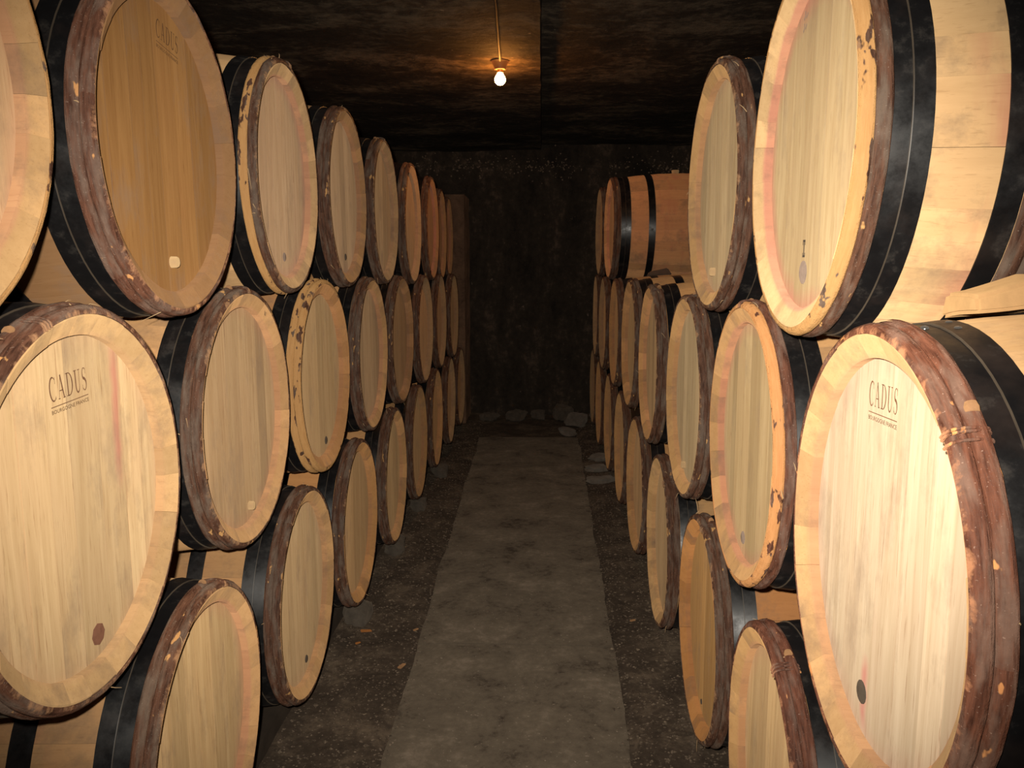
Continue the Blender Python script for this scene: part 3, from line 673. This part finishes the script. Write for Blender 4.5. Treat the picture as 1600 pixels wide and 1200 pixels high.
rs = random.Random(77)
def stone(name, x, y, sx, sy, sz, label, cat, material, group=None, sub=3, rz=0):
    o = obj(name, rock(rs, sx, sy, sz, sub), material, None, (x, y, fz(x, y) - 0.004), (0, 0, rz)); tag(o, label, cat, group)
    o.data.polygons.foreach_set('use_smooth', [True] * len(o.data.polygons)); o.data.set_sharp_from_angle(angle=math.radians(28)); return o
SB = 'stone blocks wedged under the left bottom barrels'
stone('stone_block', -0.712, 3.03, 0.048, 0.062, 0.034, 'grey stone block wedged under the third left bottom barrel', 'stone', M_STONE, SB)
stone('stone_block', -0.700, 3.80, 0.045, 0.060, 0.033, 'grey stone block under the fourth left bottom barrel', 'stone', M_STONE, SB)
stone('stone_block', -0.690, 4.50, 0.042, 0.055, 0.032, 'grey stone block under the fifth left bottom barrel', 'stone', M_STONE, SB)
stone('stone_block', -0.665, 5.26, 0.05, 0.065, 0.034, 'grey stone block under the sixth left bottom barrel', 'stone', M_STONE, SB)
RG = 'rubble at the far end of the aisle'
for (x, y, sx, sy, sz, lb) in [
    (0.22, 6.62, .085, .05, .022, 'flat pale rubble stone at the far end, right of the path'),
    (0.30, 6.98, .085, .06, .055, 'tallest grey rubble stone heaped by the back wall'),
    (0.20, 7.22, .12, .07, .06, 'wide dark rubble stone against the back wall on the right'),
    (0.50, 7.32, .08, .06, .05, 'rubble stone at the foot of the farthest right bottom barrel'),
    (-0.02, 7.30, .06, .06, .035, 'low rubble stone at the middle of the back wall foot'),
    (-0.22, 7.26, .10, .07, .04, 'broad dark rubble lump at the left of the back wall foot'),
    (-0.46, 7.24, .07, .07, .03, 'dark rubble lump beside the brown pier foot')]:
    stone('rubble_stone', x, y, sx, sy, sz, lb, 'rubble', M_STONE_PALE if x > 0.2 else M_STONE, RG, 3, x * 9)
for (x, y, sx, sy, lb) in [(0.385, 5.15, .055, .10, 'flat grey stone flake beside the path near the far right barrels'), (0.375, 5.42, .05, .07, 'small grey stone flake behind the flat one on the right'), (0.43, 5.75, .06, .09, 'grey stone flake farthest along the right edge of the path')]:
    stone('stone_flake', x, y, sx, sy, 0.016, lb, 'stone', M_STONE_PALE, 'stone flakes right of the path', 3, y)
# wooden chips on the ground
for (x, y, s, rz, lb) in [(-0.655, 2.93, .022, .4, 'bright orange wood chip below the third left bottom barrel'), (-0.665, 2.83, .012, 1.0, 'tiny orange wood chip just nearer than the bright one'),
                          (-0.47, 2.95, .014, 1.1, 'wood chip at the left edge of the path'), (-0.475, 2.66, .022, 1.3, 'long splinter lying along the left path edge'),
                          (-0.68, 3.87, .024, .2, 'pale chip under the fourth left bottom barrel'), (0.36, 3.05, .014, .7, 'small pale chip on the gravel right of the path')]:
    L2 = s; me = block([(-L2, -L2 * .35, 0), (L2, -L2 * .3, 0), (L2 * .9, L2 * .35, 0), (-L2, L2 * .3, 0), (-L2, -L2 * .3, .005), (L2 * .8, -L2 * .3, .006), (L2 * .8, L2 * .3, .004), (-L2, L2 * .3, .007)], .0015, x, .001, 1)
    o = obj('wood_chip', me, M_CHIP if 'orange' in lb else M_CUT, None, (x, y, fz(x, y) + 0.001), (0.05, 0.08, rz)); tag(o, lb, 'wood chip', 'wood chips on the floor')
# loose gravel, uncountable
V, F = [], []
for i in range(11000):
    y = 1.2 + 6.0 * rs.random() ** 1.5
    if rs.random() < 0.5: x = rs.uniform(-0.765, pl(y) + 0.05 * rs.random() ** 3)
    else: x = rs.uniform(pr(y) - 0.05 * rs.random() ** 3, 0.53)
    s = rs.uniform(0.002, 0.0055) * (1.7 if rs.random() < .06 else 1); z = fz(x, y) if not (pl(y) < x < pr(y)) else 0.007; o0 = len(V)
    for d in ((1, 0, 0), (0, 1, 0), (-1, 0, 0), (0, -1, 0), (0, 0, .7), (0, 0, -.5)):
        V.append((x + d[0] * s * rs.uniform(.7, 1.4), y + d[1] * s * rs.uniform(.7, 1.4), z + d[2] * s))
    for q in ((0, 1, 4), (1, 2, 4), (2, 3, 4), (3, 0, 4), (1, 0, 5), (2, 1, 5), (3, 2, 5), (0, 3, 5)): F.append([o0 + k for k in q])
me = bpy.data.meshes.new('gravel'); me.from_pydata(V, [], F)
tag(obj('gravel', me, M_GRAVEL), 'loose dark gravel on both sides of the path', 'gravel', None, 'stuff')
# wedges between the barrels
wz = 0.98 + 0.3305
me = block([(0.562, 1.085, wz - .002), (0.668, 1.085, wz + .006), (0.668, 1.185, wz - .008), (0.562, 1.185, wz - .016), (0.562, 1.09, wz + .020), (0.660, 1.09, wz + .046), (0.660, 1.18, wz + .046), (0.562, 1.175, wz + .020)], .005, 3, .004)
tag(obj('wooden_wedge', me, M_WEDGE), 'tan wooden wedge lying on the nearest right middle barrel at the frame edge', 'wedge', 'wooden wedges between the barrels')
wz = 0.974 + 0.336
me = block([(0.62, 4.90, wz), (0.76, 4.90, wz + .004), (0.76, 5.02, wz - .025), (0.62, 5.02, wz - .03), (0.64, 4.91, wz + .018), (0.74, 4.91, wz + .040), (0.74, 5.0, wz + .034), (0.64, 5.0, wz + .012)], .005, 4, .004)
tag(obj('wooden_wedge', me, M_WEDGE_DARK), 'small dark wedge under the pinkish barrel of the right top row', 'wedge', 'wooden wedges between the barrels')

# ------------------------------------------------------------------ ceiling lamp and its cable
LX, LY = -0.212, 4.285
zt = cz(LX, LY)[2]
lamp = obj('ceiling_lamp', None, None, None, (LX, LY, zt)); tag(lamp, 'bare glowing bulb in a dark holder on the cellar ceiling', 'lamp')
V, F = lathe_z([(0.046, 0.008), (0.047, -0.006), (0.040, -0.012), (0.030, -0.034), (0.027, -0.044), (0.019, -0.045)], 28)
obj('lamp_holder', mesh_from('lamp_holder', V, F, 30), M_PORC, lamp)
V, F = lathe_z([(0.0145, -0.040), (0.0145, -0.056), (0.0135, -0.060)], 20)
cap_me = mesh_from('bulb_cap', V, F, 30)
prof = [(0.0125, -0.058)] + [(0.0125 + (0.0275 - 0.0125) * math.sin(min(1, s) * PI / 2) ** 1.4, -0.058 - 0.034 * s) for s in (0.2, 0.4, 0.6, 0.8, 1.0)] + [(0.0275 * math.cos(a), -0.092 - 0.0275 * math.sin(a)) for a in (0.3, 0.6, 0.9, 1.2, 1.45)]
V, F = lathe_z(prof, 24)
bulb = obj('bulb', mesh_from('bulb', V, F, 60), M_BULB, lamp)
obj('bulb_cap', cap_me, M_BRASS, bulb)
pts = []
for i in range(60):
    y = LY - 0.046 - (LY + 1.5) * i / 59; x = LX + 0.026 * (1 - i / 59 * 1.0) * 0 + 0.03 * min(1.0, (LY - y) / 0.95) + 0.006 * noise.noise(Vector((0, y * 3, 0)))
    pts.append((x, y, cz(x, y)[2] - 0.010 - 0.004 * noise.noise(Vector((3, y * 4, 0)))))
tag(obj('power_cable', mesh_from('power_cable', *tube(pts, [0.0068 + 0.002 * noise.noise(Vector((q[1] * 9, 0, 0))) for q in pts], 8), 60), M_CABLE), 'dark cable clipped along the ceiling to the bulb', 'cable')
# crumbling plaster along the ledge at the top of the back wall, uncountable
V, F = [], []
for i in range(420):
    x = rs.uniform(-1.2, 1.3)
    if noise.noise(Vector((x * 3.1, 4, 0))) < -0.12: continue
    z = 2.22 + rs.gauss(0.02, 0.05); s_ = rs.uniform(0.003, 0.009); y = bw(x, z)[1] - s_ * 0.3; o0 = len(V)
    for d in ((1, 0, 0), (0, 0, 1), (-1, 0, 0), (0, 0, -1), (0, -.7, 0), (0, .9, 0)):
        V.append(tuple(c_ + e_ * s_ * rs.uniform(.6, 1.5) for c_, e_ in zip((x, y, z), d)))
    for q in ((0, 1, 4), (1, 2, 4), (2, 3, 4), (3, 0, 4), (1, 0, 5), (2, 1, 5), (3, 2, 5), (0, 3, 5)): F.append([o0 + k for k in q])
me = bpy.data.meshes.new('plaster_crumbs'); me.from_pydata(V, [], F)
tag(obj('plaster_crumbs', me, M_CRUMB), 'pale crumbs of flaking plaster along the top of the back wall', 'plaster', None, 'stuff')
